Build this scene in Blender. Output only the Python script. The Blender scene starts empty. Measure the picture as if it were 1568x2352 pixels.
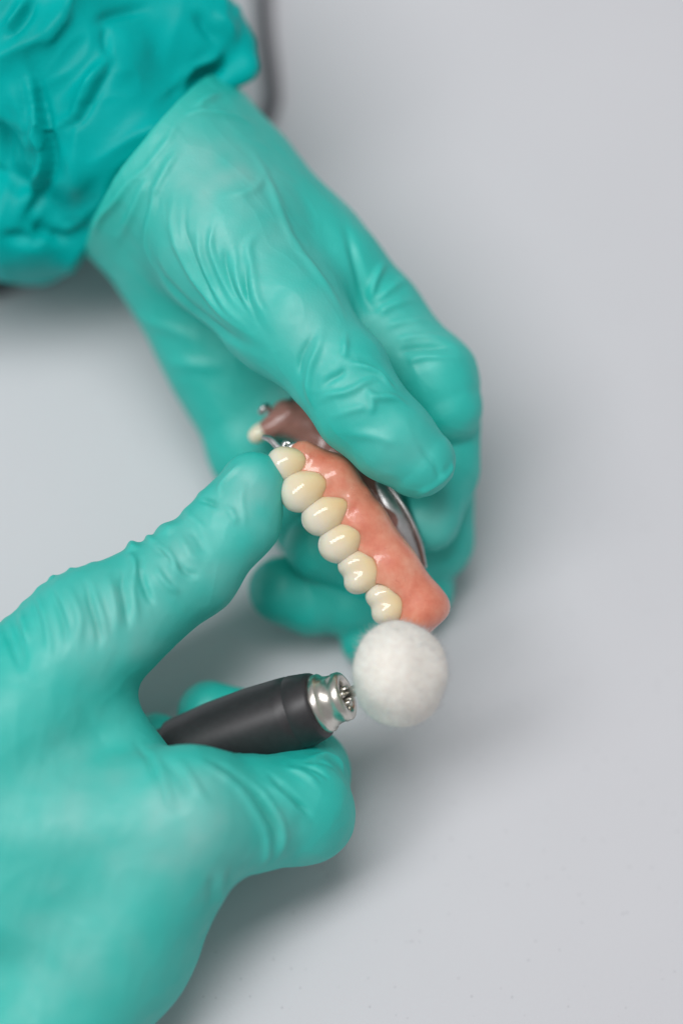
import bpy, math, random
import numpy as np
from mathutils import Vector, Matrix

random.seed(7); np.random.seed(7)
sc = bpy.context.scene
COL = sc.collection

# ------------------------------------------------------------------ units and camera
# Lengths below are in design units of 1/11.5 mm.  Points are written (u, v, z): u, v as laid out
# on the plane of focus, z the height off that plane towards the camera; P() turns them into real positions.
U = 1.0 / 11500.0
DIST = 6900.0                     # camera to focus plane (0.60 m)
PITCH = math.radians(68)
CP, SP = math.cos(PITCH), math.sin(PITCH)
H0 = 1124 * CP + 60 * SP         # height of the focus point above the table

def P(u, v, z=0.0):
    s = (DIST - z) / DIST
    return np.array([(u - 784) * s, (1176 - v) * s, z], dtype=np.float64)

def to_world(p):                  # view aligned design units -> metres, table at z = 0
    p = np.asarray(p, dtype=np.float64)
    x, y, z = p[..., 0], p[..., 1], p[..., 2]
    return np.stack([x, y * SP - z * CP, y * CP + z * SP + H0], axis=-1) * U

cam_d = bpy.data.cameras.new('camera')
cam = bpy.data.objects.new('camera', cam_d); COL.objects.link(cam)
cam.location = to_world((0, 0, DIST))
cam.rotation_euler = (math.pi / 2 - PITCH, 0, 0)
cam_d.sensor_fit = 'HORIZONTAL'
cam_d.sensor_width = 24.0
cam_d.lens = 24.0 * DIST / 1568.0
cam_d.clip_start = 0.02; cam_d.clip_end = 50
cam_d.dof.use_dof = True
cam_d.dof.focus_distance = (DIST - 28) * U
cam_d.dof.aperture_fstop = cam_d.lens / 38.0
sc.camera = cam

# ------------------------------------------------------------------ light
world = bpy.data.worlds.new('World'); sc.world = world
world.use_nodes = True
bg = world.node_tree.nodes['Background']
bg.inputs[0].default_value = (0.98, 0.975, 1.0, 1)
bg.inputs[1].default_value = 0.31

def area(name, loc, target, sx, sy, power, col, roll=0.0):
    d = bpy.data.lights.new(name, 'AREA'); d.shape = 'RECTANGLE'
    d.size, d.size_y, d.energy, d.color = sx, sy, power, col
    o = bpy.data.objects.new(name, d); COL.objects.link(o)
    o.location = loc
    q = (Vector(target) - Vector(loc)).to_track_quat('-Z', 'Y')
    o.rotation_euler = (q.to_matrix() @ Matrix.Rotation(roll, 3, 'Z')).to_euler()
    return o
area('window_light', (-0.36, 0.02, 1.35), (0, 0, 0.04), 1.5, 0.42, 16.0, (0.99, 0.99, 1.0), math.radians(-57))

sc.view_settings.view_transform = 'Standard'
sc.view_settings.look = 'None'
sc.view_settings.exposure = 0.0
sc.view_settings.gamma = 1.0
sc.render.engine = 'CYCLES'
sc.cycles.use_denoising = True

# ------------------------------------------------------------------ materials
def new_mat(name):
    m = bpy.data.materials.new(name); m.use_nodes = True
    nt = m.node_tree
    return m, nt, nt.nodes['Principled BSDF']

def setp(b, **kw):
    for k, v in kw.items():
        k = k.replace('_', ' ')
        if k in b.inputs:
            b.inputs[k].default_value = v

def noise_node(nt, scale, detail=3, rough=0.5, coord=None):
    n = nt.nodes.new('ShaderNodeTexNoise')
    n.inputs['Scale'].default_value = scale
    n.inputs['Detail'].default_value = detail
    n.inputs['Roughness'].default_value = rough
    if coord is not None: nt.links.new(coord, n.inputs['Vector'])
    return n

def ramp(nt, fac, stops):
    r = nt.nodes.new('ShaderNodeValToRGB')
    e = r.color_ramp.elements
    while len(e) < len(stops): e.new(0.5)
    for i, (p, c) in enumerate(stops):
        e[i].position = p; e[i].color = (*c, 1)
    nt.links.new(fac, r.inputs[0])
    return r

def bump(nt, b, height, strength, dist):
    n = nt.nodes.new('ShaderNodeBump')
    n.inputs['Strength'].default_value = strength
    n.inputs['Distance'].default_value = dist
    nt.links.new(height, n.inputs['Height'])
    nt.links.new(n.outputs[0], b.inputs['Normal'])
    return n

def obj_coord(nt):
    return nt.nodes.new('ShaderNodeTexCoord').outputs['Object']

def mat_glove():
    m, nt, b = new_mat('nitrile_glove')
    co = obj_coord(nt)
    n = noise_node(nt, 45, 3, 0.5, co)
    r = ramp(nt, n.outputs[0], [(0.3, (0.004, 0.50, 0.425)), (0.7, (0.014, 0.56, 0.48))])
    at = nt.nodes.new('ShaderNodeAttribute'); at.attribute_name = 'stretch'    # film pulled thin over joints is paler; light on thumbs painted in too
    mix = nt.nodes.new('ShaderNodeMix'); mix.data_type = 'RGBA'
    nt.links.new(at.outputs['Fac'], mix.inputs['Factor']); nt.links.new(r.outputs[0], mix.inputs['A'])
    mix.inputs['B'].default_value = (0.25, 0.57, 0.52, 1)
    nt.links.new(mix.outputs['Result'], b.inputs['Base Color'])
    setp(b, Roughness=0.55, IOR=1.5, Specular_IOR_Level=0.85, Subsurface_Weight=0.35, Subsurface_Scale=0.003)
    b.inputs['Subsurface Radius'].default_value = (0.2, 1.0, 0.9)
    rr = ramp(nt, noise_node(nt, 160, 4, 0.65, co).outputs[0], [(0.35, (0.48, 0.48, 0.48)), (0.65, (0.64, 0.64, 0.64))])
    nt.links.new(rr.outputs[0], b.inputs['Roughness'])
    f = noise_node(nt, 1500, 3, 0.6, co)
    bump(nt, b, f.outputs[0], 0.16, 0.0003)
    return m

def mat_sleeve():
    m, nt, b = new_mat('teal_sleeve')
    co = obj_coord(nt)
    n = noise_node(nt, 60, 3, 0.5, co)
    r = ramp(nt, n.outputs[0], [(0.3, (0.0, 0.38, 0.36)), (0.7, (0.0, 0.45, 0.43))])
    nt.links.new(r.outputs[0], b.inputs['Base Color'])
    setp(b, Roughness=0.4, Specular_IOR_Level=0.1, Subsurface_Weight=0.2, Subsurface_Scale=0.002)
    b.inputs['Subsurface Radius'].default_value = (0.2, 1.0, 0.9)
    f = noise_node(nt, 260, 3, 0.55, co)
    bump(nt, b, f.outputs[0], 0.12, 0.0012)
    return m

def mat_table():
    m, nt, b = new_mat('speckled_table')
    co = obj_coord(nt)
    n = noise_node(nt, 9, 4, 0.5, co)
    r = ramp(nt, n.outputs[0], [(0.3, (0.61, 0.612, 0.635)), (0.7, (0.645, 0.647, 0.67))])
    v = nt.nodes.new('ShaderNodeTexVoronoi'); v.inputs['Scale'].default_value = 520
    v.inputs['Randomness'].default_value = 1.0
    nt.links.new(co, v.inputs['Vector'])
    sp = ramp(nt, v.outputs['Distance'], [(0.10, (1, 1, 1)), (0.17, (0, 0, 0))])
    pick = ramp(nt, v.outputs['Color'], [(0.62, (0, 0, 0)), (0.68, (1, 1, 1))])
    mul = nt.nodes.new('ShaderNodeMath'); mul.operation = 'MULTIPLY'
    nt.links.new(sp.outputs[0], mul.inputs[0]); nt.links.new(pick.outputs[0], mul.inputs[1])
    m2 = nt.nodes.new('ShaderNodeMath'); m2.operation = 'MULTIPLY'; m2.inputs[1].default_value = 0.38
    nt.links.new(mul.outputs[0], m2.inputs[0])
    mix = nt.nodes.new('ShaderNodeMix'); mix.data_type = 'RGBA'
    nt.links.new(m2.outputs[0], mix.inputs['Factor'])
    nt.links.new(r.outputs[0], mix.inputs['A'])
    mix.inputs['B'].default_value = (0.36, 0.36, 0.38, 1)
    nt.links.new(mix.outputs['Result'], b.inputs['Base Color'])
    setp(b, Roughness=0.62, Specular_IOR_Level=0.3)
    f = noise_node(nt, 1400, 3, 0.6, co)
    bump(nt, b, f.outputs[0], 0.2, 0.0003)
    return m

def mat_gum():
    m, nt, b = new_mat('pink_acrylic')
    co = obj_coord(nt)
    n = noise_node(nt, 190, 4, 0.6, co)
    r = ramp(nt, n.outputs[0], [(0.28, (0.70, 0.18, 0.105)), (0.5, (0.80, 0.285, 0.18)), (0.72, (0.86, 0.40, 0.27))])
    w = nt.nodes.new('ShaderNodeTexVoronoi'); w.feature = 'DISTANCE_TO_EDGE'; w.inputs['Scale'].default_value = 520
    warp = noise_node(nt, 500, 2, 0.5, co)
    add = nt.nodes.new('ShaderNodeVectorMath'); add.operation = 'MULTIPLY_ADD'
    nt.links.new(warp.outputs['Color'], add.inputs[0]); add.inputs[1].default_value = (0.004, 0.004, 0.004)
    nt.links.new(co, add.inputs[2]); nt.links.new(add.outputs[0], w.inputs['Vector'])
    fr = ramp(nt, w.outputs['Distance'], [(0.0, (1, 1, 1)), (0.035, (0, 0, 0))])
    msk = ramp(nt, noise_node(nt, 330, 2, 0.5, co).outputs[0], [(0.55, (0, 0, 0)), (0.7, (0.55, 0.55, 0.55))])
    mul = nt.nodes.new('ShaderNodeMath'); mul.operation = 'MULTIPLY'
    nt.links.new(fr.outputs[0], mul.inputs[0]); nt.links.new(msk.outputs[0], mul.inputs[1])
    mix = nt.nodes.new('ShaderNodeMix'); mix.data_type = 'RGBA'
    nt.links.new(mul.outputs[0], mix.inputs['Factor']); nt.links.new(r.outputs[0], mix.inputs['A'])
    mix.inputs['B'].default_value = (0.52, 0.06, 0.045, 1)
    nt.links.new(mix.outputs['Result'], b.inputs['Base Color'])
    setp(b, Roughness=0.38, Specular_IOR_Level=0.45, Subsurface_Weight=0.4, Subsurface_Scale=0.003, Coat_Weight=0.7, Coat_Roughness=0.04)
    b.inputs['Subsurface Radius'].default_value = (1.0, 0.35, 0.25)
    f = noise_node(nt, 700, 2, 0.5, co)
    bump(nt, b, f.outputs[0], 0.06, 0.0004)
    return m

def mat_tooth():
    m, nt, b = new_mat('ivory_tooth')
    co = obj_coord(nt)
    n = noise_node(nt, 160, 3, 0.5, co)
    at = nt.nodes.new('ShaderNodeAttribute'); at.attribute_name = 'enamel'     # 0 at the neck, 1 at the biting edge
    ad = nt.nodes.new('ShaderNodeMath'); ad.operation = 'MULTIPLY_ADD'
    nt.links.new(n.outputs[0], ad.inputs[0]); ad.inputs[1].default_value = 0.35
    nt.links.new(at.outputs['Fac'], ad.inputs[2])
    r = ramp(nt, ad.outputs[0], [(0.22, (0.84, 0.52, 0.23)), (0.6, (0.87, 0.69, 0.42)), (1.0, (0.83, 0.75, 0.61))])
    nt.links.new(r.outputs[0], b.inputs['Base Color'])
    setp(b, Roughness=0.3, Specular_IOR_Level=0.08, Subsurface_Weight=0.6, Subsurface_Scale=0.003, Coat_Weight=1.0, Coat_Roughness=0.012)
    b.inputs['Subsurface Radius'].default_value = (1.0, 0.75, 0.45)
    return m

def mat_metal(name, col, rough):
    m, nt, b = new_mat(name)
    co = obj_coord(nt)
    n = noise_node(nt, 500, 3, 0.6, co)
    r = ramp(nt, n.outputs[0], [(0.3, tuple(c * 0.8 for c in col)), (0.7, col)])
    nt.links.new(r.outputs[0], b.inputs['Base Color'])
    setp(b, Metallic=1.0, Roughness=rough)
    bump(nt, b, n.outputs[0], 0.12, 0.0005)
    return m

def mat_plain(name, col, rough, spec=0.5, bs=0.05, nscale=900):
    m, nt, b = new_mat(name)
    co = obj_coord(nt)
    n = noise_node(nt, nscale, 3, 0.6, co)
    r = ramp(nt, n.outputs[0], [(0.3, tuple(c * 0.85 for c in col)), (0.7, tuple(min(1, c * 1.12) for c in col))])
    nt.links.new(r.outputs[0], b.inputs['Base Color'])
    setp(b, Roughness=rough, Specular_IOR_Level=spec)
    bump(nt, b, n.outputs[0], bs, 0.0004)
    return m

M = dict(gum_shaded=mat_plain('pink_acrylic_shaded', (0.40, 0.185, 0.15), 0.2, 0.6, 0.05, 300), glove=mat_glove(), sleeve=mat_sleeve(), table=mat_table(), gum=mat_gum(), tooth=mat_tooth(),  # far saddle: pink acrylic with its shade painted in as brown
         metal=mat_metal('cast_alloy', (0.66, 0.65, 0.64), 0.3),
         steel=mat_metal('nose_steel', (0.78, 0.74, 0.67), 0.3),
         body=mat_plain('charcoal_plastic', (0.028, 0.026, 0.028), 0.42, 0.55, 0.03, 700),
         dark=mat_plain('dark_bore', (0.03, 0.026, 0.024), 0.4, 0.4),
         hose=mat_plain('grey_rubber', (0.075, 0.075, 0.085), 0.5, 0.4),
         felt=mat_plain('felt_core', (0.97, 0.88, 0.80), 0.95, 0.1, 0.15, 1500),
         fibre=mat_plain('cotton_fibre', (0.94, 0.92, 0.89), 0.9, 0.1, 0.0, 300))

for k in ('felt', 'fibre'):
    b = M[k].node_tree.nodes['Principled BSDF']
    setp(b, Subsurface_Weight=0.6, Subsurface_Scale=0.004)
    b.inputs['Subsurface Radius'].default_value = (1, 0.9, 0.8)

# ------------------------------------------------------------------ solid modelling with distance fields
def smin(a, b, k):
    if k <= 0: return np.minimum(a, b)
    h = np.maximum(k - np.abs(a - b), 0) / k
    return np.minimum(a, b) - h * h * k * 0.25

class Field:
    """A dense distance field over a box; shapes blend into it and mesh() extracts the skin."""
    def __init__(self, lo, hi, h):
        self.h = h
        self.lo = np.array(lo, dtype=np.float64)
        n = np.ceil((np.array(hi) - self.lo) / h).astype(int) + 1
        self.ax = [(self.lo[i] + h * np.arange(n[i])).astype(np.float32) for i in range(3)]
        self.d = np.full(n, 60.0 if h > 2 else 60.0, dtype=np.float32)
    def _sub(self, pmin, pmax, pad):
        sl = []
        for i in range(3):
            a = int(np.searchsorted(self.ax[i], pmin[i] - pad)); b = int(np.searchsorted(self.ax[i], pmax[i] + pad))
            sl.append(slice(max(a - 1, 0), min(b + 1, len(self.ax[i]))))
        return tuple(sl)
    def grid(self, sl):
        return (self.ax[0][sl[0]][:, None, None], self.ax[1][sl[1]][None, :, None], self.ax[2][sl[2]][None, None, :])
    def put(self, fn, pmin, pmax, k, cut=False):
        sl = self._sub(pmin, pmax, 2.0 * k + 30 * min(1, self.h / 3) + 4 * self.h)
        if any(s.stop <= s.start for s in sl): return
        X, Y, Z = self.grid(sl)
        v = fn(X, Y, Z).astype(np.float32)
        if cut: self.d[sl] = -smin(-self.d[sl], v, k)
        else: self.d[sl] = smin(self.d[sl], v, k)
    def cone(self, a, ra, b, rb, k=20, cut=False):
        a = np.asarray(a, float); b = np.asarray(b, float)
        ab = b - a; L2 = float(ab @ ab) + 1e-9
        def fn(X, Y, Z):
            x, y, z = X - a[0], Y - a[1], Z - a[2]
            t = np.clip((x * ab[0] + y * ab[1] + z * ab[2]) / L2, 0, 1)
            return np.sqrt((x - t * ab[0]) ** 2 + (y - t * ab[1]) ** 2 + (z - t * ab[2]) ** 2) - (ra + (rb - ra) * t)
        r = max(ra, rb)
        self.put(fn, np.minimum(a, b) - r, np.maximum(a, b) + r, k, cut)
    def chain(self, pts, k=20, cut=False):          # pts: (u, v, z, r)
        for p, q in zip(pts[:-1], pts[1:]):
            self.cone(P(*p[:3]), p[3], P(*q[:3]), q[3], k, cut)
    def tri(self, p, q, s, k=30):                   # rounded triangle slab, (u, v, z, r) corners
        A, B, C = P(*p[:3]), P(*q[:3]), P(*s[:3])
        ra, rb, rc = p[3], q[3], s[3]
        e1, e2 = B - A, C - A
        d11, d12, d22 = e1 @ e1, e1 @ e2, e2 @ e2
        den = d11 * d22 - d12 * d12
        def seg(X, Y, Z, a, b, r0, r1):
            ab = b - a
            x, y, z = X - a[0], Y - a[1], Z - a[2]
            t = np.clip((x * ab[0] + y * ab[1] + z * ab[2]) / (ab @ ab), 0, 1)
            return np.sqrt((x - t * ab[0]) ** 2 + (y - t * ab[1]) ** 2 + (z - t * ab[2]) ** 2) - (r0 + (r1 - r0) * t)
        n = np.cross(e1, e2); n /= np.linalg.norm(n)
        def fn(X, Y, Z):
            x, y, z = X - A[0], Y - A[1], Z - A[2]
            p1 = x * e1[0] + y * e1[1] + z * e1[2]; p2 = x * e2[0] + y * e2[1] + z * e2[2]
            b1 = (d22 * p1 - d12 * p2) / den; b2 = (d11 * p2 - d12 * p1) / den
            ins = (b1 >= 0) & (b2 >= 0) & (b1 + b2 <= 1)
            pl = np.abs(x * n[0] + y * n[1] + z * n[2]) - (ra + (rb - ra) * b1 + (rc - ra) * b2)
            ed = np.minimum(np.minimum(seg(X, Y, Z, A, B, ra, rb), seg(X, Y, Z, B, C, rb, rc)), seg(X, Y, Z, C, A, rc, ra))
            return np.where(ins, pl, ed)
        r = max(ra, rb, rc); st = np.stack([A, B, C])
        self.put(fn, st.min(0) - r, st.max(0) + r, k)
    def ell(self, c, axes, radii, k=10, cut=False):  # ellipsoid, axes = 3x3 rows, view space centre
        c = np.asarray(c, float); R = np.asarray(axes, float); r = np.asarray(radii, float)
        def fn(X, Y, Z):
            x, y, z = X - c[0], Y - c[1], Z - c[2]
            l = [x * R[i, 0] + y * R[i, 1] + z * R[i, 2] for i in range(3)]
            k0 = np.sqrt(sum((l[i] / r[i]) ** 2 for i in range(3)))
            k1 = np.sqrt(sum((l[i] / r[i] ** 2) ** 2 for i in range(3))) + 1e-6
            return k0 * (k0 - 1) / k1
        m = r.max()
        self.put(fn, c - m, c + m, k, cut)
    def mesh(self, smooth=2):
        for ax in range(3):                      # close whatever reaches the edge of the box
            for e in (0, -1):
                sl = [slice(None)] * 3; sl[ax] = e
                self.d[tuple(sl)] = np.maximum(self.d[tuple(sl)], 0.4 * self.h)
        return surface_nets(self.d, self.lo, self.h, smooth)

def surface_nets(d, lo, h, smooth):
    s = d < 0
    nx, ny, nz = d.shape
    c = np.zeros((nx - 1, ny - 1, nz - 1), np.uint8)
    corner = [(i, j, k) for i in (0, 1) for j in (0, 1) for k in (0, 1)]
    for (i, j, k) in corner:
        c += s[i:nx - 1 + i, j:ny - 1 + j, k:nz - 1 + k]
    act = np.argwhere((c > 0) & (c < 8))
    idx = np.full(c.shape, -1, np.int32)
    idx[act[:, 0], act[:, 1], act[:, 2]] = np.arange(len(act))
    acc = np.zeros((len(act), 3)); cnt = np.zeros(len(act))
    val = {q: d[act[:, 0] + q[0], act[:, 1] + q[1], act[:, 2] + q[2]].astype(np.float64) for q in corner}
    for q in corner:
        for axn in range(3):
            if q[axn]: continue
            r = list(q); r[axn] = 1; r = tuple(r)
            a, b = val[q], val[r]
            m = (a < 0) != (b < 0)
            t = np.where(m, a / np.where(m, a - b, 1), 0)
            p = np.tile(np.array(q, float), (len(act), 1)); p[:, axn] += t
            acc[m] += p[m]; cnt[m] += 1
    verts = lo + h * (act + acc / cnt[:, None])
    quads = []
    for axn in range(3):
        o1, o2 = [(1, 2), (2, 0), (0, 1)][axn]
        a = [slice(None)] * 3; b = [slice(None)] * 3
        a[axn] = slice(0, -1); b[axn] = slice(1, None)
        e = np.argwhere(s[tuple(a)] != s[tuple(b)])
        flip = s[tuple(a)][e[:, 0], e[:, 1], e[:, 2]]
        ok = (e[:, o1] > 0) & (e[:, o2] > 0) & (e[:, o1] < d.shape[o1] - 1) & (e[:, o2] < d.shape[o2] - 1)
        e, flip = e[ok], flip[ok]
        def cell(d1, d2):
            q = e.copy(); q[:, o1] -= d1; q[:, o2] -= d2
            return idx[q[:, 0], q[:, 1], q[:, 2]]
        f = np.stack([cell(1, 1), cell(0, 1), cell(0, 0), cell(1, 0)], 1)
        f[~flip] = f[~flip][:, ::-1]
        quads.append(f)
    F = np.concatenate(quads)
    F = F[(F >= 0).all(1)]
    verts, F = largest(verts, F)
    if smooth: verts = relax(verts, F, smooth)
    return verts, F

def largest(V, F):
    n = len(V); lab = np.arange(n)
    E = np.concatenate([F[:, [0, 1]], F[:, [1, 2]], F[:, [2, 3]], F[:, [3, 0]]])
    while True:
        m = np.minimum(lab[E[:, 0]], lab[E[:, 1]])
        new = lab.copy()
        np.minimum.at(new, lab[E[:, 0]], m); np.minimum.at(new, lab[E[:, 1]], m)
        new = new[new]; new = new[new]
        if (new == lab).all(): break
        lab = new
    keep = lab == np.argmax(np.bincount(lab, minlength=n))
    idx = np.cumsum(keep) - 1
    F = F[keep[F[:, 0]]]
    return V[keep], idx[F]

def relax(V, F, it, lam=0.6):
    E = np.concatenate([F[:, [0, 1]], F[:, [1, 2]], F[:, [2, 3]], F[:, [3, 0]]])
    n = len(V)
    deg = np.bincount(E[:, 0], minlength=n) + np.bincount(E[:, 1], minlength=n)
    for _ in range(it):
        A = np.stack([np.bincount(E[:, 0], V[E[:, 1], i], n) + np.bincount(E[:, 1], V[E[:, 0], i], n) for i in range(3)], 1)
        V = V + lam * (A / np.maximum(deg, 1)[:, None] - V)
    return V

def normals(V, F):
    d1 = V[F[:, 2]] - V[F[:, 0]]; d2 = V[F[:, 3]] - V[F[:, 1]]
    fn = np.cross(d1, d2)
    N = np.zeros_like(V)
    for i in range(4):
        for ax in range(3): N[:, ax] += np.bincount(F[:, i], fn[:, ax], len(V))
    return N / (np.linalg.norm(N, axis=1, keepdims=True) + 1e-12)

def project(V):
    s = DIST / (DIST - V[:, 2])
    return np.stack([784 + V[:, 0] * s, 1176 - V[:, 1] * s], 1)

def spline(pts, n=8):
    pts = np.asarray(pts, float)
    if len(pts) < 3: return np.stack([pts[0] + (pts[-1] - pts[0]) * t for t in np.linspace(0, 1, n + 1)])
    q = np.vstack([2 * pts[0] - pts[1], pts, 2 * pts[-1] - pts[-2]])
    out = []
    for i in range(1, len(q) - 2):
        for t in np.linspace(0, 1, n, endpoint=False):
            a, b, c, d = q[i - 1:i + 3]
            out.append(0.5 * ((2 * b) + (-a + c) * t + (2 * a - 5 * b + 4 * c - d) * t * t + (-a + 3 * b - 3 * c + d) * t ** 3))
    out.append(q[-2])
    return np.array(out)

def vnoise(p, seed=0):             # smooth value noise on points
    p = np.asarray(p); i = np.floor(p).astype(np.int64); f = p - i; f = f * f * (3 - 2 * f)
    def hsh(a):
        x = (a[:, 0] * 73856093) ^ (a[:, 1] * 19349663) ^ (a[:, 2] * 83492791) ^ (seed * 2654435761 & 0xffffff)
        x = (x ^ (x >> 13)) * 1274126177 & 0xffffffff
        return ((x ^ (x >> 16)) & 0xffff) / 65535.0
    r = 0
    for dx in (0, 1):
        for dy in (0, 1):
            for dz in (0, 1):
                w = (f[:, 0] if dx else 1 - f[:, 0]) * (f[:, 1] if dy else 1 - f[:, 1]) * (f[:, 2] if dz else 1 - f[:, 2])
                r = r + w * hsh(i + np.array([dx, dy, dz]))
    return r * 2 - 1

class Skin:
    """Mesh arrays that take creases and folds before becoming an object."""
    def __init__(self, V, F):
        self.V, self.F = V, F; self.refresh()
    def refresh(self):
        self.N = normals(self.V, self.F); self.uv = project(self.V)
    def surf(self, u, v, rad=9):
        m = (np.abs(self.uv[:, 0] - u) < rad) & (np.abs(self.uv[:, 1] - v) < rad)
        k = np.nonzero(m)[0]
        if not len(k): return None
        return self.V[k[np.argmax(self.V[k, 2])]]
    def folds(self, strokes, gain=1.3, wscale=0.74):
        """strokes: (points, width, height, profile); each is a curve lying on the skin where the film is creased."""
        D = np.zeros(len(self.V))
        for pts, w, amp, prof in strokes:
            w = w * wscale
            c2 = spline(pts, 7)
            c3 = [self.surf(*p) for p in c2]; c3 = np.array([p for p in c3 if p is not None])
            if len(c3) < 4: continue
            for _ in range(6): c3[1:-1] = 0.25 * c3[:-2] + 0.5 * c3[1:-1] + 0.25 * c3[2:]
            lo, hi = c3.min(0) - 4 * w, c3.max(0) + 4 * w
            k = np.nonzero(((self.V > lo) & (self.V < hi)).all(1))[0]
            if not len(k): continue
            best = np.full(len(k), 1e9); bs = np.zeros(len(k)); bt = np.zeros(len(k))
            n = len(c3) - 1
            for i in range(n):
                a, b = c3[i], c3[i + 1]; ab = b - a; L2 = ab @ ab + 1e-9
                r = self.V[k] - a
                t = np.clip(r @ ab / L2, 0, 1)
                q = r - t[:, None] * ab
                d = np.linalg.norm(q, axis=1)
                side = np.cross(ab / math.sqrt(L2), self.N[k])
                u = d < best
                best[u] = d[u]; bs[u] = np.einsum('ij,ij->i', q, side)[u]; bt[u] = (i + t[u]) / n
            sgn = np.where(bs >= 0, 1, -1)
            x = best * sgn / w
            taper = np.clip(np.minimum(bt, 1 - bt) / 0.38, 0, 1); taper = taper * taper * (3 - 2 * taper)
            taper = 0.04 + 0.96 * taper
            g = np.exp(-x * x)
            if prof == 'ridge': f = g
            elif prof == 'groove': f = -g
            elif prof == 'fold': f = 1.3 * np.exp(-((x - 0.7) * 1.1) ** 2) - 1.0 * np.exp(-((x + 0.5) * 1.5) ** 2)
            elif prof == 'lap': f = np.where(x > 0, np.exp(-(x / 2.2) ** 2), np.exp(-(x / 0.35) ** 2) * 1.0) - 0.7 * np.exp(-((x + 0.75) * 1.8) ** 2)
            D[k] += amp * f * taper
        D = gain * self.blur(D, 2)
        self.V = relax(self.V + self.N * D[:, None], self.F, 1, 0.4)
        self.refresh()
    def blur(self, D, it):
        F = self.F; n = len(D)
        E = np.concatenate([F[:, [0, 1]], F[:, [1, 2]], F[:, [2, 3]], F[:, [3, 0]]])
        deg = np.maximum(np.bincount(E[:, 0], minlength=n) + np.bincount(E[:, 1], minlength=n), 1)
        for _ in range(it):
            D = 0.4 * D + 0.6 * (np.bincount(E[:, 0], D[E[:, 1]], n) + np.bincount(E[:, 1], D[E[:, 0]], n)) / deg
        return D
    def rings(self, rings):
        """rings: (centre uvz, axis (du,dv,dz), reach, width, height, facing (du,dv,dz) or None): a gather round a digit."""
        D = np.zeros(len(self.V))
        for c, ax, reach, w, amp, face in rings:
            C = P(*c); A = np.array([ax[0], -ax[1], ax[2]], float); A /= np.linalg.norm(A)
            r = self.V - C
            s = r @ A; q = np.linalg.norm(r - s[:, None] * A, axis=1)
            k = np.nonzero((np.abs(s) < 4 * w) & (q < reach))[0]
            if not len(k): continue
            wob = vnoise(self.V[k] / 60.0, 3) * w * 1.3
            x = (s[k] + wob) / w
            f = np.exp(-x * x)
            m = np.clip((reach - q[k]) / (0.25 * reach), 0, 1)
            if face is not None:
                Fv = np.array([face[0], -face[1], face[2]], float); Fv /= np.linalg.norm(Fv)
                m = m * np.clip(self.N[k] @ Fv * 1.2 + 0.25, 0, 1)
            D[k] += amp * f * m
        self.V = self.V + self.N * D[:, None]; self.refresh()
    def crumple(self, scale, amp, seed, stretch=None, sharp=1.0):
        q = self.V / scale
        if stretch is not None:
            d = unit(stretch); q = q - 0.55 * (q @ d)[:, None] * d
        q = q + 0.45 * np.stack([vnoise(q * 0.7 + 9.1 * i, seed + i) for i in range(3)], 1)
        n = 1 - np.abs(vnoise(q, seed + 7)); m = np.abs(vnoise(q * 1.3 + 3.3, seed + 11))
        self.V = self.V + self.N * (amp * ((n ** 3 - 0.3) * 1.4 + 0.25 * (m - 0.4)))[:, None]; self.refresh()
    def rough(self, scale, amp, seed=1):
        self.V = self.V + self.N * (amp * vnoise(self.V / scale, seed))[:, None]; self.refresh()

# ------------------------------------------------------------------ object helpers
def mesh_obj(name, V, F, mat, parent=None, origin=None, smooth=True):
    """V in view design units -> world metres; origin (world) is where the object's own zero lies."""
    W = to_world(V)
    return world_obj(name, W, F, mat, parent, origin, smooth)

def world_obj(name, W, F, mat, parent=None, origin=None, smooth=True):
    W = np.asarray(W, float)
    if parent is not None:
        par = parent; off = np.zeros(3)
        while par is not None: off += np.array(par.location); par = par.parent
        loc = (0, 0, 0)
    else:
        off = np.array(origin if origin is not None else (0, 0, 0), float); loc = off
    W = W - off
    me = bpy.data.meshes.new(name)
    F = list(map(list, F)) if not isinstance(F, np.ndarray) else F
    if isinstance(F, np.ndarray):
        n = F.shape[1]
        me.vertices.add(len(W)); me.vertices.foreach_set('co', W.astype(np.float32).ravel())
        me.loops.add(F.size); me.loops.foreach_set('vertex_index', F.astype(np.int32).ravel())
        me.polygons.add(len(F)); me.polygons.foreach_set('loop_start', (np.arange(len(F)) * n).astype(np.int32))
        me.update(calc_edges=True); me.validate()
    else:
        me.from_pydata(W.tolist(), [], F); me.update()
    me.polygons.foreach_set('use_smooth', np.full(len(me.polygons), smooth))
    me.materials.append(mat)
    o = bpy.data.objects.new(name, me); COL.objects.link(o)
    o.location = loc
    if parent is not None: o.parent = parent
    return o

def thing(name, label, cat, loc):
    o = bpy.data.objects.new(name, None); COL.objects.link(o)
    o.empty_display_size = 0.01
    o.location = loc; o['label'] = label; o['category'] = cat
    return o

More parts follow.
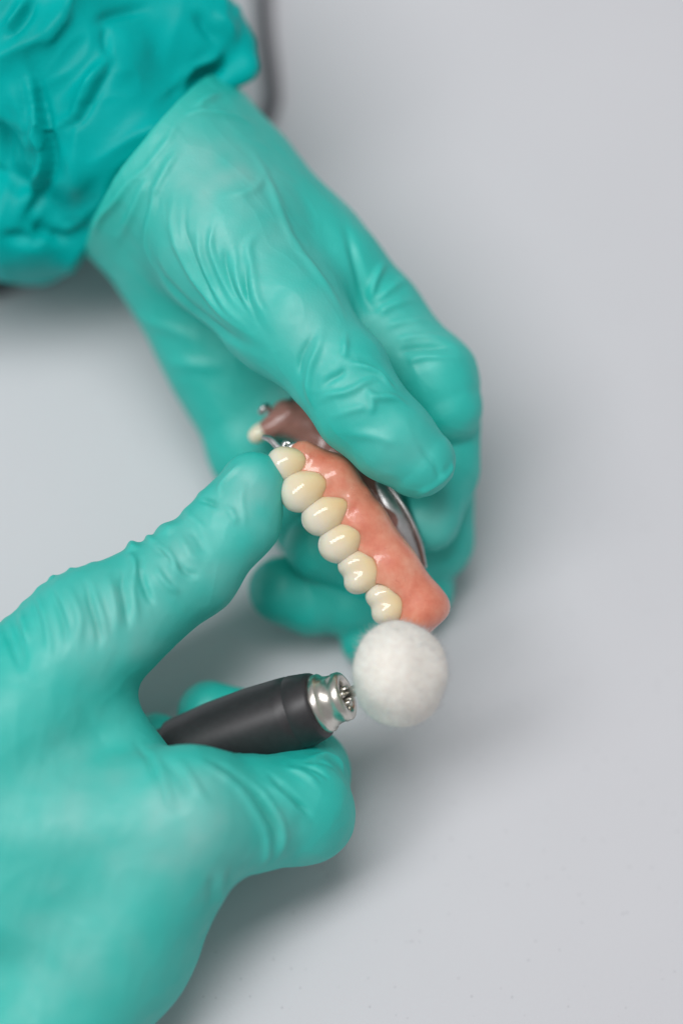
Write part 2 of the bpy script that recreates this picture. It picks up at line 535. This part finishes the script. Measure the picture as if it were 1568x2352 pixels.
def sweep(pts, rad, n=10, sub=6, flat=None, cap=True):
    """tube along view space points; rad list or number; flat=(normal, factor) squashes it."""
    c = spline(pts, sub); m = len(c)
    if np.isscalar(rad): r = np.full(m, rad)
    else: r = np.interp(np.linspace(0, 1, m), np.linspace(0, 1, len(rad)), rad)
    V, F = [], []
    T = np.gradient(c, axis=0); T /= np.linalg.norm(T, axis=1, keepdims=True)
    ref = np.array([0.12, 0.2, 0.97]); ref /= np.linalg.norm(ref)
    for i in range(m):
        a = np.cross(T[i], ref); a /= np.linalg.norm(a); b = np.cross(a, T[i])
        fa, fb = flat if flat else (1, 1)
        for j in range(n):
            th = 2 * math.pi * j / n
            V.append(c[i] + r[i] * (fa * math.cos(th) * a + fb * math.sin(th) * b))
    for i in range(m - 1):
        for j in range(n):
            F.append([i * n + j, i * n + (j + 1) % n, (i + 1) * n + (j + 1) % n, (i + 1) * n + j])
    if cap:
        F.append(list(range(n))[::-1]); F.append([(m - 1) * n + j for j in range(n)])
    return np.array(V), F

def lathe(a, b, prof, n=48):
    """profile [(t along a->b in units, radius)], closed with caps where radius is 0."""
    a, b = np.asarray(a, float), np.asarray(b, float)
    d = (b - a) / np.linalg.norm(b - a)
    e = np.cross(d, [0.1, 0.2, 0.95]); e /= np.linalg.norm(e); f = np.cross(d, e)
    V, F = [], []
    for t, r in prof:
        for j in range(n):
            th = 2 * math.pi * j / n
            V.append(a + d * t + r * (math.cos(th) * e + math.sin(th) * f))
    for i in range(len(prof) - 1):
        for j in range(n):
            F.append([i * n + j, (i + 1) * n + j, (i + 1) * n + (j + 1) % n, i * n + (j + 1) % n])
    return np.array(V), F

def unit(v): v = np.asarray(v, float); return v / np.linalg.norm(v)

# ------------------------------------------------------------------ setting: the table
def build_table():
    n = 24; ext = 1.6
    g = np.linspace(-ext, ext, n)
    V = [(x, y + 0.3, 0.0) for y in g for x in g]
    F = [[j * n + i, j * n + i + 1, (j + 1) * n + i + 1, (j + 1) * n + i] for j in range(n - 1) for i in range(n - 1)]
    o = world_obj('table_top', V, F, M['table'])
    o['kind'] = 'structure'
build_table()

# ------------------------------------------------------------------ the hand that holds the denture
def stretch(o, s, spots):  # paler colour spots: thin film, and light painted on the thumbs
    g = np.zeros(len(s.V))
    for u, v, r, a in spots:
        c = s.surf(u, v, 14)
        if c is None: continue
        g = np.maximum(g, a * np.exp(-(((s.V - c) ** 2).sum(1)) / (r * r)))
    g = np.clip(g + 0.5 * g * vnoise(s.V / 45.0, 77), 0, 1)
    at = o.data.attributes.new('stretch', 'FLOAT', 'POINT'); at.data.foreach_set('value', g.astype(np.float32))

def build_holding_hand():
    base = to_world(P(420, 470, -330))
    root = thing('gloved_hand', 'teal gloved hand reaching down from a loose bunched sleeve, thumb pressing on the denture', 'hand', base)
    f = Field((-900, -520, -800), (480, 1150, 240), 4.0)
    # wrist and back of the hand
    f.chain([(240, 270, -400, 262), (330, 370, -360, 258), (430, 480, -330, 222)], 40)
    f.chain([(470, 330, -330, 150), (700, 563, -280, 128), (860, 740, -235, 118)], 60)
    # index finger
    f.chain([(860, 740, -235, 118), (990, 868, -185, 108), (1022, 936, -172, 87)], 26)
    f.chain([(1024, 960, -245, 80), (1018, 1080, -225, 84), (984, 1188, -165, 80)], 7)
    # palm and heel
    f.tri((360, 500, -390, 170), (590, 1030, -405, 105), (880, 820, -345, 110), 60)
    f.tri((590, 1030, -405, 105), (880, 820, -345, 110), (930, 1180, -365, 88), 50)
    f.tri((430, 370, -250, 160), (640, 700, -100, 115), (745, 620, -205, 112), 60)
    f.chain([(590, 1030, -405, 105), (770, 1300, -345, 80)], 40)
    # thumb
    f.chain([(400, 380, -230, 170), (520, 560, -150, 165), (640, 710, -70, 128), (785, 862, 0, 110)], 60)
    f.chain([(785, 862, 0, 110), (832, 944, 20, 107), (894, 1006, 24, 100), (958, 1062, 20, 84)], 22)
    # middle, ring and little fingers curled behind the denture
    f.chain([(900, 800, -345, 105), (990, 1000, -350, 103), (988, 1245, -320, 97), (870, 1300, -265, 88), (735, 1250, -205, 84)], 16)
    f.chain([(950, 1150, -400, 90), (955, 1345, -345, 88), (800, 1386, -318, 84), (720, 1380, -300, 82), (648, 1356, -280, 76)], 14)
    f.chain([(930, 1300, -370, 66), (900, 1440, -335, 62), (830, 1474, -322, 56)], 14)
    # cuff: the film ends in a hem round the sleeve
    e = P(338, 388, -360); nrm = unit((-0.80, 0.60, -0.06))
    f.put(lambda X, Y, Z: -((X - e[0]) * nrm[0] + (Y - e[1]) * nrm[1] + (Z - e[2]) * nrm[2]), P(-120, 760, -790), P(660, -20, 60), 12, cut=True)
    s = Skin(*f.mesh(3))
    glove_hold(s)
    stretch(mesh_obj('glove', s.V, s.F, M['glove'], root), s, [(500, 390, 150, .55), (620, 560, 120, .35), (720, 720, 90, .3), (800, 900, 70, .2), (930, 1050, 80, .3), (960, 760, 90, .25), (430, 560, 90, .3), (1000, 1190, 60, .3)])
    # the loose sleeve
    f = Field((-1620, 380, -1320), (-130, 1900, 120), 7.0)
    f.chain([(-760, -700, -840, 440), (-140, -150, -560, 430), (120, 100, -440, 360), (240, 240, -395, 292), (300, 320, -370, 252), (420, 465, -340, 190)], 40)
    f.chain([(300, 10, -350, 200), (430, 85, -310, 140), (520, 100, -300, 66)], 50)
    f.chain([(-60, 470, -430, 190), (80, 505, -385, 135), (150, 540, -370, 70)], 50)
    f.chain([(540, 110, -295, 50), (548, 145, -290, 36), (505, 175, -285, 40)], 30)
    s = Skin(*f.mesh(3))
    sleeve_folds(s)
    o = mesh_obj('sleeve', s.V, s.F, M['sleeve'], root)
    o['label'] = 'loose bunched teal sleeve with deep folds'
    return root

def pts_in(kx, x0, ky, y0, pts): return [(x0 + kx * x, y0 + ky * y) for x, y in pts]

def glove_hold(s):
    s.rough(150, 7, 2)
    Z = lambda *p: pts_in(0.6224, 172.2, 0.6224, 229.6, p)
    H = lambda *p: pts_in(0.5, 0, 0.5, 0, p)
    s.folds([
        (Z((360, 290), (338, 440), (385, 600), (470, 730), (570, 835), (690, 905)), 13, 8, 'ridge'),
        (Z((405, 320), (392, 470), (435, 600), (480, 700), (560, 800)), 9, -6, 'ridge'),
        (Z((440, 400), (445, 560), (490, 690), (555, 790), (650, 870)), 11, 8, 'ridge'),
        (Z((505, 410), (485, 540), (525, 660), (575, 765)), 9, 7, 'ridge'),
        (Z((545, 520), (545, 620), (580, 710), (640, 810)), 8, -7, 'ridge'),
        (Z((590, 500), (580, 610), (605, 700), (655, 800), (700, 860)), 10, 8, 'ridge'),
        (Z((630, 560), (617, 680), (645, 780), (690, 860)), 8, -9, 'ridge'),
        (Z((700, 460), (640, 540), (650, 680), (690, 800), (740, 900)), 14, 7, 'ridge'),
        (Z((265, 260), (215, 400), (130, 560)), 16, 7, 'ridge'),
        (Z((300, 330), (262, 450), (250, 560), (300, 680)), 14, 6, 'ridge'),
        (Z((270, 570), (330, 690), (440, 800), (560, 885), (720, 960)), 26, -10, 'ridge'),
        (Z((130, 760), (250, 825), (350, 860), (480, 930)), 20, 5, 'ridge'),
        (Z((250, 980), (400, 985), (560, 1000)), 22, 5, 'ridge'),
        (Z((600, 110), (690, 210), (750, 350), (800, 480), (900, 620), (985, 740), (1010, 850)), 17, 5, 'ridge'),
        (Z((710, 250), (690, 300), (640, 330), (560, 340)), 14, 5, 'ridge'),
        (Z((1000, 420), (1040, 560), (1080, 720), (1100, 800)), 16, -10, 'ridge'),
        (Z((1165, 580), (1130, 620), (1105, 690), (1100, 740)), 11, 9, 'ridge'),
        (Z((1250, 640), (1180, 680), (1110, 740)), 11, 7, 'ridge'),
        (Z((930, 800), (868, 950), (848, 1080), (880, 1170)), 13, 9, 'ridge'),
        (Z((880, 830), (820, 960), (815, 1040)), 9, -7, 'ridge'),
        (Z((1010, 830), (1005, 910), (1000, 945)), 9, 7, 'ridge'),
        (Z((1000, 945), (1090, 965), (1150, 1000), (1200, 1065)), 11, 7, 'fold'),
        (Z((870, 1130), (960, 1080), (1060, 1040), (1130, 1010)), 10, 9, 'ridge'),
        (Z((890, 1080), (960, 1010), (1010, 970)), 9, -8, 'ridge'),
        (Z((1080, 1045), (1110, 1085), (1180, 1085), (1260, 1130)), 10, 10, 'ridge'),
        (Z((1085, 1075), (1110, 1120), (1090, 1170)), 9, 7, 'ridge'),
        (Z((930, 1180), (1020, 1150), (1100, 1130)), 12, 5, 'ridge'),
        (Z((960, 1240), (1100, 1250), (1230, 1290)), 16, 4, 'ridge'),
        (Z((1270, 1270), (1340, 1350), (1360, 1440)), 9, -5, 'ridge'),
        (Z((1340, 1420), (1395, 1385), (1405, 1340)), 9, 7, 'ridge'),
        (Z((1100, 790), (1180, 745), (1300, 715)), 11, 6, 'ridge'),
        (Z((1130, 830), (1230, 805), (1360, 800)), 10, 5, 'ridge'),
        (Z((1160, 880), (1250, 860), (1400, 865)), 10, 6, 'ridge'),
        (Z((1165, 925), (1230, 905), (1330, 895), (1430, 905)), 10, -12, 'ridge'),
        (Z((1180, 965), (1280, 935), (1440, 945)), 10, 7, 'ridge'),
        (Z((1225, 1480), (1330, 1440), (1420, 1370)), 12, 6, 'ridge'),
        (H((890, 492), (820, 560), (740, 650), (640, 780), (540, 910), (470, 1050)), 12, 4, 'ridge'),
        (H((850, 515), (950, 495), (1100, 520), (1190, 560)), 9, 8, 'ridge'),
        (H((600, 800), (520, 930), (440, 1010), (400, 1120)), 14, 9, 'ridge'),
        (H((840, 640), (760, 740), (690, 900), (680, 1050)), 14, 6, 'ridge'),
        (H((1040, 400), (960, 440), (900, 490)), 14, 8, 'ridge'),
    ])
    s.crumple(85, 1.3, 90, (0.6, -0.8, 0)); s.crumple(38, 0.7, 95, (0.6, -0.8, 0)); s.rough(26, 0.5, 12)

def sleeve_folds(s):
    s.rough(210, 16, 5); s.crumple(185, 30, 40, (0.5, 0.85, 0)); s.crumple(95, 7, 60, (0.7, 0.7, 0))
    H = lambda *p: pts_in(0.5, 0, 0.5, 0, p)
    s.folds([
        (H((110, 280), (160, 400), (185, 560), (215, 680), (205, 800), (150, 940), (110, 1040)), 22, 30, 'fold'),
        (H((60, 330), (90, 500), (130, 700), (120, 850)), 30, 18, 'ridge'),
        (H((530, 230), (500, 310), (450, 400), (390, 480), (330, 550), (230, 600)), 18, 20, 'fold'),
        (H((480, 260), (420, 350), (350, 430), (280, 520)), 22, 16, 'ridge'),
        (H((500, 100), (490, 180), (520, 250)), 11, -14, 'ridge'),
        (H((140, -20), (90, 70), (0, 170)), 20, 26, 'fold'),
        (H((430, 100), (560, 45), (720, 20)), 15, -20, 'ridge'),
        (H((900, 20), (960, 140), (1040, 230)), 20, -18, 'ridge'),
        (H((1000, 20), (1060, 110), (1110, 220)), 22, 14, 'ridge'),
        (H((860, 390), (930, 350), (1000, 330), (1060, 270)), 22, -46, 'ridge'),
        (H((800, 420), (870, 350), (990, 280), (1040, 230)), 18, 16, 'ridge'),
        (H((740, 480), (840, 380), (880, 330)), 12, -9, 'ridge'),
        (H((130, 1010), (240, 1090), (360, 1120)), 22, -34, 'ridge'),
        (H((250, 1090), (340, 1050), (400, 980)), 16, 14, 'ridge'),
        (H((0, 1090), (120, 1110), (220, 1160)), 20, -22, 'ridge'),
        (H((260, 640), (330, 800), (300, 960)), 40, 12, 'ridge'),
        (H((0, 560), (20, 700), (10, 850)), 20, -18, 'ridge'),
        (H((330, 20), (250, 120), (220, 250)), 26, 14, 'ridge'),
    ], 1.1, 0.7)

# ------------------------------------------------------------------ the hand that guides the handpiece
def build_tool_hand():
    base = to_world(P(150, 2150, 0))
    root = thing('gloved_hand', 'teal gloved hand at lower left gripping the handpiece, thumb braced against the teeth', 'hand', base)
    f = Field((-1300, -1400, -340), (130, 240, 480), 4.0)
    # thumb
    f.chain([(578, 1112, 5, 76), (546, 1194, 10, 97), (442, 1308, 25, 106), (200, 1464, 60, 142)], 30)
    f.chain([(200, 1462, 60, 140), (-60, 1740, 90, 230)], 60)
    # web and back of the hand
    f.tri((150, 1560, 50, 110), (-60, 1800, 80, 200), (330, 1850, 60, 120), 60)
    f.tri((430, 1880, 170, 150), (230, 2150, 110, 200), (-200, 1950, 100, 240), 50)
    f.chain([(-200, 1950, 100, 240), (-620, 2240, 150, 235)], 50)
    f.chain([(430, 1880, 170, 150), (240, 2150, 100, 200), (60, 2400, 150, 205)], 50)
    # index finger, bent round the handpiece
    f.chain([(430, 1880, 170, 150), (570, 1872, 110, 134)], 40)
    f.chain([(570, 1866, 105, 130), (684, 1858, 48, 126), (702, 1775, -100, 106), (640, 1690, -190, 84), (482, 1636, -185, 76)], 14)
    f.chain([(600, 1885, 60, 108), (712, 1878, 30, 102)], 24)
    # middle finger beneath
    f.chain([(330, 2010, 60, 150), (420, 1900, -60, 120), (360, 1705, -170, 66)], 20)
    s = Skin(*f.mesh(3))
    glove_tool(s)
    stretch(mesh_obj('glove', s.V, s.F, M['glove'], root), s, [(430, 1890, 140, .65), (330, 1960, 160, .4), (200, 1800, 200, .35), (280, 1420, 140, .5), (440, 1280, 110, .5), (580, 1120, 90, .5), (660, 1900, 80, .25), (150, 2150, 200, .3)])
    return root

def glove_tool(s):
    s.rough(150, 8, 4)
    T = lambda *p: pts_in(0.476, 0, 0.476, 976, p)
    Q = lambda *p: pts_in(0.5126, 287, 0.5126, 1377.8, p)
    up = (-0.57, -0.8, 0.1)
    ax = (0.80, -0.58, 0)
    def c(u, v, du, dv): return (u + du, v + dv, 30)
    rg = []
    for (u, v, w, a, ax2) in [(8, 1376, 12, 8, (0.96, -0.2, 0)), (55, 1356, 11, 7, (0.96, -0.22, 0)), (92, 1347, 9, 6, (0.95, -0.25, 0)),
                              (122, 1338, 10, 10, (0.95, -0.25, 0)), (180, 1322, 13, 9, (0.95, -0.3, 0)), (226, 1300, 12, 7, (0.93, -0.33, 0)),
                              (298, 1256, 13, 15, (0.92, -0.4, 0)), (346, 1236, 11, 15, (0.9, -0.43, 0)), (382, 1208, 15, 11, (0.85, -0.5, 0)),
                              (424, 1165, 14, 8, (0.8, -0.6, 0)), (466, 1138, 12, 9, (0.78, -0.62, 0))]:
        rg.append(((u, v, 20), ax2, 78, w * (0.8 + 0.5 * random.random()), a * (0.35 + 0.6 * random.random()), up))
    s.rings(rg)
    s.folds([(T(*q), w, a, 'ridge') for q, w, a in [
        (((60, 830), (95, 930), (120, 1050)), 10, 7), (((150, 795), (185, 880), (215, 1000), (235, 1130)), 11, 8),
        (((300, 745), (345, 840), (385, 960), (400, 1090)), 12, 8), (((520, 670), (550, 780), (570, 900), (575, 1020)), 13, 8),
        (((600, 590), (640, 660), (655, 730)), 11, 10), (((730, 540), (770, 600), (820, 660), (900, 800)), 11, 9),
        (((830, 480), (870, 560), (930, 620), (1000, 650)), 13, 6), (((870, 420), (930, 450), (985, 520)), 12, 5)]])
    s.folds([
        (T((20, 860), (60, 960), (100, 1080), (110, 1200)), 11, -7, 'ridge'),
        (T((-10, 930), (40, 1050), (90, 1190)), 9, -8, 'ridge'),
        (T((140, 810), (170, 920), (200, 1060)), 11, -6, 'ridge'),
        (T((225, 760), (262, 850), (295, 950), (330, 1090)), 10, -9, 'ridge'),
        (T((250, 770), (300, 870), (335, 980)), 9, 5, 'ridge'),
        (T((380, 720), (430, 800), (470, 900), (492, 1000), (490, 1120)), 9, -13, 'ridge'),
        (T((420, 720), (470, 820), (512, 930), (530, 1050)), 10, 6, 'ridge'),
        (T((575, 655), (600, 760), (625, 870), (632, 1010)), 9, -10, 'ridge'),
        (T((620, 640), (640, 740), (665, 850), (675, 960)), 10, 6, 'ridge'),
        (T((680, 600), (690, 690), (725, 800), (770, 890)), 9, -10, 'ridge'),
        (T((715, 560), (780, 620), (835, 675)), 9, -12, 'ridge'),
        (T((740, 640), (790, 720), (850, 790), (880, 850)), 10, 8, 'ridge'),
        (T((785, 530), (840, 630), (880, 700), (960, 760)), 10, 7, 'ridge'),
        (T((860, 640), (910, 700), (990, 745)), 9, -8, 'ridge'),
        (T((880, 480), (960, 540), (1030, 620)), 12, -5, 'ridge'),
        (T((940, 345), (990, 352), (1042, 382)), 8, -12, 'ridge'),
        (T((1040, 350), (1048, 280), (1100, 215), (1175, 150)), 10, 7, 'ridge'),
        (T((1060, 370), (1120, 420), (1170, 480)), 10, 5, 'ridge'),
        (T((1165, 220), (1180, 370), (1205, 530)), 10, 3, 'ridge'),
        (Q((300, 680), (420, 755), (530, 850), (610, 980), (648, 1090), (645, 1180), (600, 1225)), 10, 11, 'ridge'),
        (Q((350, 680), (480, 745), (590, 840), (655, 950), (692, 1060), (678, 1150)), 9, -13, 'ridge'),
        (Q((560, 770), (650, 880), (715, 1010), (720, 1120), (680, 1200)), 12, 8, 'ridge'),
        (Q((640, 750), (730, 830), (800, 905), (862, 990)), 9, -11, 'ridge'),
        (Q((620, 790), (720, 870), (800, 960), (850, 1040)), 10, 7, 'ridge'),
        (Q((720, 735), (820, 770), (900, 840)), 9, 7, 'ridge'),
        (Q((780, 720), (870, 745), (940, 800)), 8, -6, 'ridge'),
        (Q((830, 700), (910, 680), (975, 715), (1000, 770)), 9, 10, 'ridge'),
        (Q((800, 720), (890, 705), (960, 745)), 8, -7, 'ridge'),
        (Q((200, 690), (290, 770), (345, 850), (410, 920)), 11, 7, 'ridge'),
        (Q((150, 690), (240, 790), (300, 890)), 11, -6, 'ridge'),
        (Q((90, 620), (150, 760), (185, 880), (215, 960)), 12, 8, 'ridge'),
        (Q((60, 600), (100, 720), (140, 850)), 12, -7, 'ridge'),
        (Q((440, 1220), (445, 1320), (425, 1420)), 14, 6, 'ridge'),
        (Q((400, 1220), (400, 1330), (385, 1430)), 12, -4, 'ridge'),
        (Q((490, 1210), (475, 1270), (462, 1320)), 12, -4, 'ridge'),
    ])
    s.crumple(85, 0.7, 91, (0.3, 0.9, 0)); s.crumple(38, 0.6, 96, (0.3, 0.9, 0)); s.rough(26, 0.5, 14)

# ------------------------------------------------------------------ the denture
TEETH = [  # centre u, v, z, long axis (du, dv), half length, half width, half depth, molar
    (664, 1064, -2, (0.97, -0.22), 48, 39, 34, 0),
    (705, 1123, 13, (0.92, -0.40), 61, 44, 38, 0),
    (755, 1177, 13, (0.88, -0.48), 62, 42, 38, 0),
    (791, 1241, 13, (0.88, -0.48), 59, 42, 38, 0),
    (831, 1310, 12, (0.93, -0.34), 55, 51, 42, 1),
    (893, 1382, 9, (0.95, -0.32), 53, 52, 40, 1),
]

def tooth_frame(t):
    a = unit((t[3][0], -t[3][1], -0.10))
    n0 = np.array([-0.12, 0.05, 1.0])
    w = unit(np.cross(n0, a)); n = unit(np.cross(a, w))
    return P(*t[:3]), np.stack([a, w, n])

def tooth_put(f, t, grow=0.0, cut=False, k=None):
    c, R = tooth_frame(t)
    L, W, D = t[4:7]
    a, w, n = R
    def e(off, rad, kk, dent=False):
        if dent and cut: return
        f.ell(c + a * off[0] + w * off[1] + n * off[2], R, [r + grow for r in rad], kk if k is None else k, cut or dent)
    if t[7]:
        e((-0.26 * L, 0.40 * W, 0), (0.66 * L, 0.60 * W, 0.9 * D), 6)
        e((-0.26 * L, -0.40 * W, 0), (0.66 * L, 0.60 * W, 0.9 * D), 12)
        e((-0.2 * L, 0.3 * W, -0.7 * D), (0.6 * L, 0.55 * W, 0.7 * D), 12)
        e((-0.2 * L, -0.3 * W, -0.7 * D), (0.6 * L, 0.55 * W, 0.7 * D), 12)
        e((0.34 * L, 0, -3), (0.70 * L, 0.74 * W, 0.82 * D), 30)
    else:
        e((-0.27 * L, 0.10 * W, 0), (0.70 * L, 0.90 * W, 0.97 * D), 8)
        e((-0.33 * L, -0.12 * W, 0), (0.66 * L, 0.87 * W, 0.97 * D), 26)
        e((0.42 * L, 0, -2), (0.66 * L, 0.58 * W, 0.78 * D), 36)
        e((-0.2 * L, 0, -0.7 * D), (0.62 * L, 0.85 * W, 0.7 * D), 20)

def build_denture():
    base = to_world(P(840, 1240, -120))
    root = thing('partial_denture', 'pink partial denture with ivory teeth and cast metal clasps held between the gloves', 'denture', base)
    # pink saddle
    f = Field(P(590, 1530, -190), P(1090, 980, 70), 2.6)
    f.chain([(697, 1054, -26, 42), (762, 1102, -24, 58), (830, 1208, -24, 63), (893, 1310, -26, 70), (960, 1402, -28, 70), (1010, 1450, -30, 62)], 16)
    f.chain([(690, 1075, -60, 34), (770, 1150, -50, 44), (850, 1270, -50, 46), (920, 1380, -56, 48)], 22)
    for i, t in enumerate(TEETH):                       # root swellings over each tooth
        c, R = tooth_frame(t)
        f.cone(c + R[0] * t[4] * 0.80 - R[2] * 3, t[5] * 0.74, c + R[0] * t[4] * 1.4 - R[2] * 14, t[5] * 0.50, 8)
    for t, q in zip(TEETH[:-1], TEETH[1:]):             # papillae between neighbours
        c0, R0 = tooth_frame(t); c1, R1 = tooth_frame(q)
        m = (c0 + R0[0] * 8 + c1 + R1[0] * 8) / 2
        a = unit(R0[0] + R1[0])
        f.cone(m - a * 18 + R0[2] * 4, 9, m + a * 40 - R0[2] * 2, 24, 14)
    for t in TEETH: tooth_put(f, t, 2.4, cut=True, k=5)
    f.chain([(742, 1010, -112, 62), (842, 1093, -98, 62), (932, 1228, -98, 66), (1016, 1345, -98, 66), (1080, 1440, -98, 66)], 5, cut=True)
    # blunt back end
    e = P(1012, 1430, 0); nrm = unit((0.64, -0.77, 0.15))
    def plane(X, Y, Z): return -((X - e[0]) * nrm[0] + (Y - e[1]) * nrm[1] + (Z - e[2]) * nrm[2])
    f.put(plane, P(900, 1500, -190), P(1090, 1330, 70), 44, cut=True)
    V, F = f.mesh(2)
    s = Skin(V, F); s.rough(34, 0.9, 8)
    mesh_obj('gum_saddle', s.V, s.F, M['gum'], root)
    for i, t in enumerate(TEETH):
        c, R = tooth_frame(t)
        f = Field(c - 95, c + 95, 2.6)
        tooth_put(f, t)
        V, F = f.mesh(2)
        s = Skin(V, F); s.rough(30, 1.2, 20 + i)
        o = mesh_obj('tooth', s.V, s.F, M['tooth'], root)
        g = 0.5 - 0.5 * ((s.V - c) @ R[0]) / t[4]
        at = o.data.attributes.new('enamel', 'FLOAT', 'POINT'); at.data.foreach_set('value', g.astype(np.float32))
    # saddle of the other side, further away
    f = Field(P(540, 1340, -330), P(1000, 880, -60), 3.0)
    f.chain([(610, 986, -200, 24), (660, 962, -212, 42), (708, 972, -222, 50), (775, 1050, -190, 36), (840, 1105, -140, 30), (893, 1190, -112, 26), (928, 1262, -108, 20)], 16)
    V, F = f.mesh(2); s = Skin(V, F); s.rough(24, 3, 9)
    mesh_obj('gum_saddle', s.V, s.F, M['gum_shaded'], root)  # shade put into the colour, along the strip by the bar too
    f = Field(P(540, 1060, -290), P(660, 930, -130), 2.6)
    f.ell(P(592, 997, -195), [unit((0.8, 0.6, 0)), unit((-0.6, 0.8, 0)), (0, 0, 1)], (25, 21, 22), 4)
    f.ell(P(606, 985, -200), np.eye(3), (22, 18, 20), 10)
    V, F = f.mesh(2)
    o = mesh_obj('tooth', V, F, M['tooth'], root)
    at = o.data.attributes.new('enamel', 'FLOAT', 'POINT'); at.data.foreach_set('value', np.full(len(V), 0.7, np.float32))
    # cast framework
    fr = bpy.data.objects.new('metal_framework', None); COL.objects.link(fr); fr.parent = root
    def bar(name, pts, r, flat=None, n=10):
        V, F = sweep([P(*p) for p in pts], r, n, 6, flat)
        return mesh_obj(name, V, F, M['metal'], fr)
    bar('connector_bar', [(862, 1092, -118), (895, 1146, -100), (926, 1204, -96), (952, 1258, -98), (966, 1306, -106)], [14, 24, 26, 22, 9], (1.0, 0.26), 16)
    bar('connector_rim', [(888, 1108, -100), (932, 1172, -86), (962, 1240, -86), (977, 1304, -100)], [3, 5, 6, 4])
    bar('clasp', [(604, 1003, -60), (622, 1009, -45), (640, 1026, -34), (655, 1034, -26), (676, 1024, -22), (704, 1020, -26)], [6, 9, 10, 9, 10, 6], (1, 0.7))
    bar('clasp', [(648, 1034, -30), (655, 1018, -36), (668, 1020, -34)], [7, 8, 6])
    bar('clasp', [(598, 950, -185), (604, 938, -180), (614, 934, -185), (618, 952, -195), (614, 975, -200)], [7, 8, 8, 7, 6])
    bar('clasp', [(624, 955, -190), (645, 938, -195), (665, 925, -205), (688, 914, -215)], [7, 10, 10, 8], (1, 0.7))
    return root

# ------------------------------------------------------------------ the handpiece and its buff
def build_handpiece():
    b = P(787, 1600, 45)
    d = unit((0.895, 0.335, 0.30))
    a = b - d * 620
    root = thing('polishing_handpiece', 'charcoal handpiece with steel nose and a round white felt buff', 'handpiece', to_world(a))
    L = 620
    V, F = lathe(a, b, [(0, 0.1), (0, 60), (60, 66), (150, 70), (182, 74), (190, 82), (198, 84), (300, 92), (400, 93), (480, 89), (500, 87.5), (503, 85.5), (507, 85.5), (510, 86.5), (552, 79), (560, 76), (562, 72), (562, 0.1)])
    mesh_obj('body', V, F, M['body'], root)
    nose = mesh_obj('nose_collar', *lathe(a, b, [(556, 66), (561, 68), (564, 69), (576, 69), (579, 66), (581, 61), (596, 57), (608, 56), (612, 58), (624, 57.5), (628, 55), (631, 50), (631, 40), (624, 35), (608, 33)]), M['steel'], root)
    mesh_obj('chuck_bore', *lathe(a, b, [(616, 34.5), (618, 30), (615, 14), (614, 0.1)]), M['dark'], nose)
    for i in range(3):
        th = i * 2.094 + 0.4
        e = unit(np.cross(d, [0.1, 0.2, 0.95])); g = np.cross(d, e)
        o = (math.cos(th) * e + math.sin(th) * g)
        V, F = lathe(a + o * 19, b + o * 19, [(614, 8), (630, 8), (632, 6), (632, 0.1)], 12)
        mesh_obj('chuck_jaw', V, F, M['steel'], nose)
    # buff
    c = P(917, 1541, 140)
    ax = unit(c - (a + d * 606))
    p0 = a + d * 606
    buff = build_buff(root, c, ax)
    V, F = lathe(p0, c, [(0, 11), (40, 11), (44, 13), (118, 13), (120, 0.1)], 20)
    mesh_obj('mandrel', V, F, M['steel'], buff)
    return root

def build_buff(root, c, ax):
    R = 111
    e = unit(np.cross(ax, [0.1, 0.2, 0.95])); g = np.cross(ax, e)
    f = Field(c - 150, c + 150, 4)
    f.ell(c, [ax, e, g], (96, R, R), 0)
    f.ell(c + np.array([4, -10, -8]), np.eye(3), (R * 0.96, R * 1.05, 92), 10)
    V, F = f.mesh(1)
    s = Skin(V, F); s.rough(60, 5, 31)
    core = mesh_obj('felt_buff', s.V, s.F, M['felt'], root)
    # loose fibres standing off the felt
    rng = np.random.RandomState(4)
    idx = rng.choice(len(s.V), 7500)
    V, F = [], []
    for i in idx:
        p, n = s.V[i], s.N[i]
        t = unit(rng.normal(size=3)); dirn = unit(n * rng.uniform(0.15, 0.8) + t * 1.1)
        L = rng.uniform(5, 22); q = p + dirn * L + t * L * 0.25
        sd = unit(np.cross(dirn, rng.normal(size=3))) * 0.38; sd2 = np.cross(dirn, sd)
        k = len(V)
        V += [p - n * 3 + sd, p - n * 3 - sd * 0.5 + sd2, p - n * 3 - sd * 0.5 - sd2, q]
        F += [[k, k + 1, k + 3], [k + 1, k + 2, k + 3], [k + 2, k, k + 3]]
    o = mesh_obj('felt_fibre', np.array(V), F, M['fibre'], core)
    o['kind'] = 'stuff'
    return core

# ------------------------------------------------------------------ the hose on the table behind
def build_hose():
    def tz(u, v, lift):                         # a point on the table under (u, v), lifted by `lift`
        z = -600.0
        for _ in range(30):
            y = (1176 - v) * (DIST - z) / DIST
            z = (lift - H0 - y * CP) / SP
        return P(u, v, z)
    pts = [tz(u, v, 26) for u, v in [(590, -260), (598, -90), (606, 60), (622, 190), (620, 240), (592, 290), (500, 335), (400, 400), (280, 490), (150, 588), (0, 656), (-160, 690)]]
    V, F = sweep(pts, 21, 14, 8)
    o = mesh_obj('rubber_hose', V, F, M['hose'], None, to_world(pts[3]))
    o['label'] = 'dark grey rubber hose lying on the table behind the sleeve'
    o['category'] = 'hose'

build_holding_hand()
build_tool_hand()
build_denture()
build_handpiece()
build_hose()
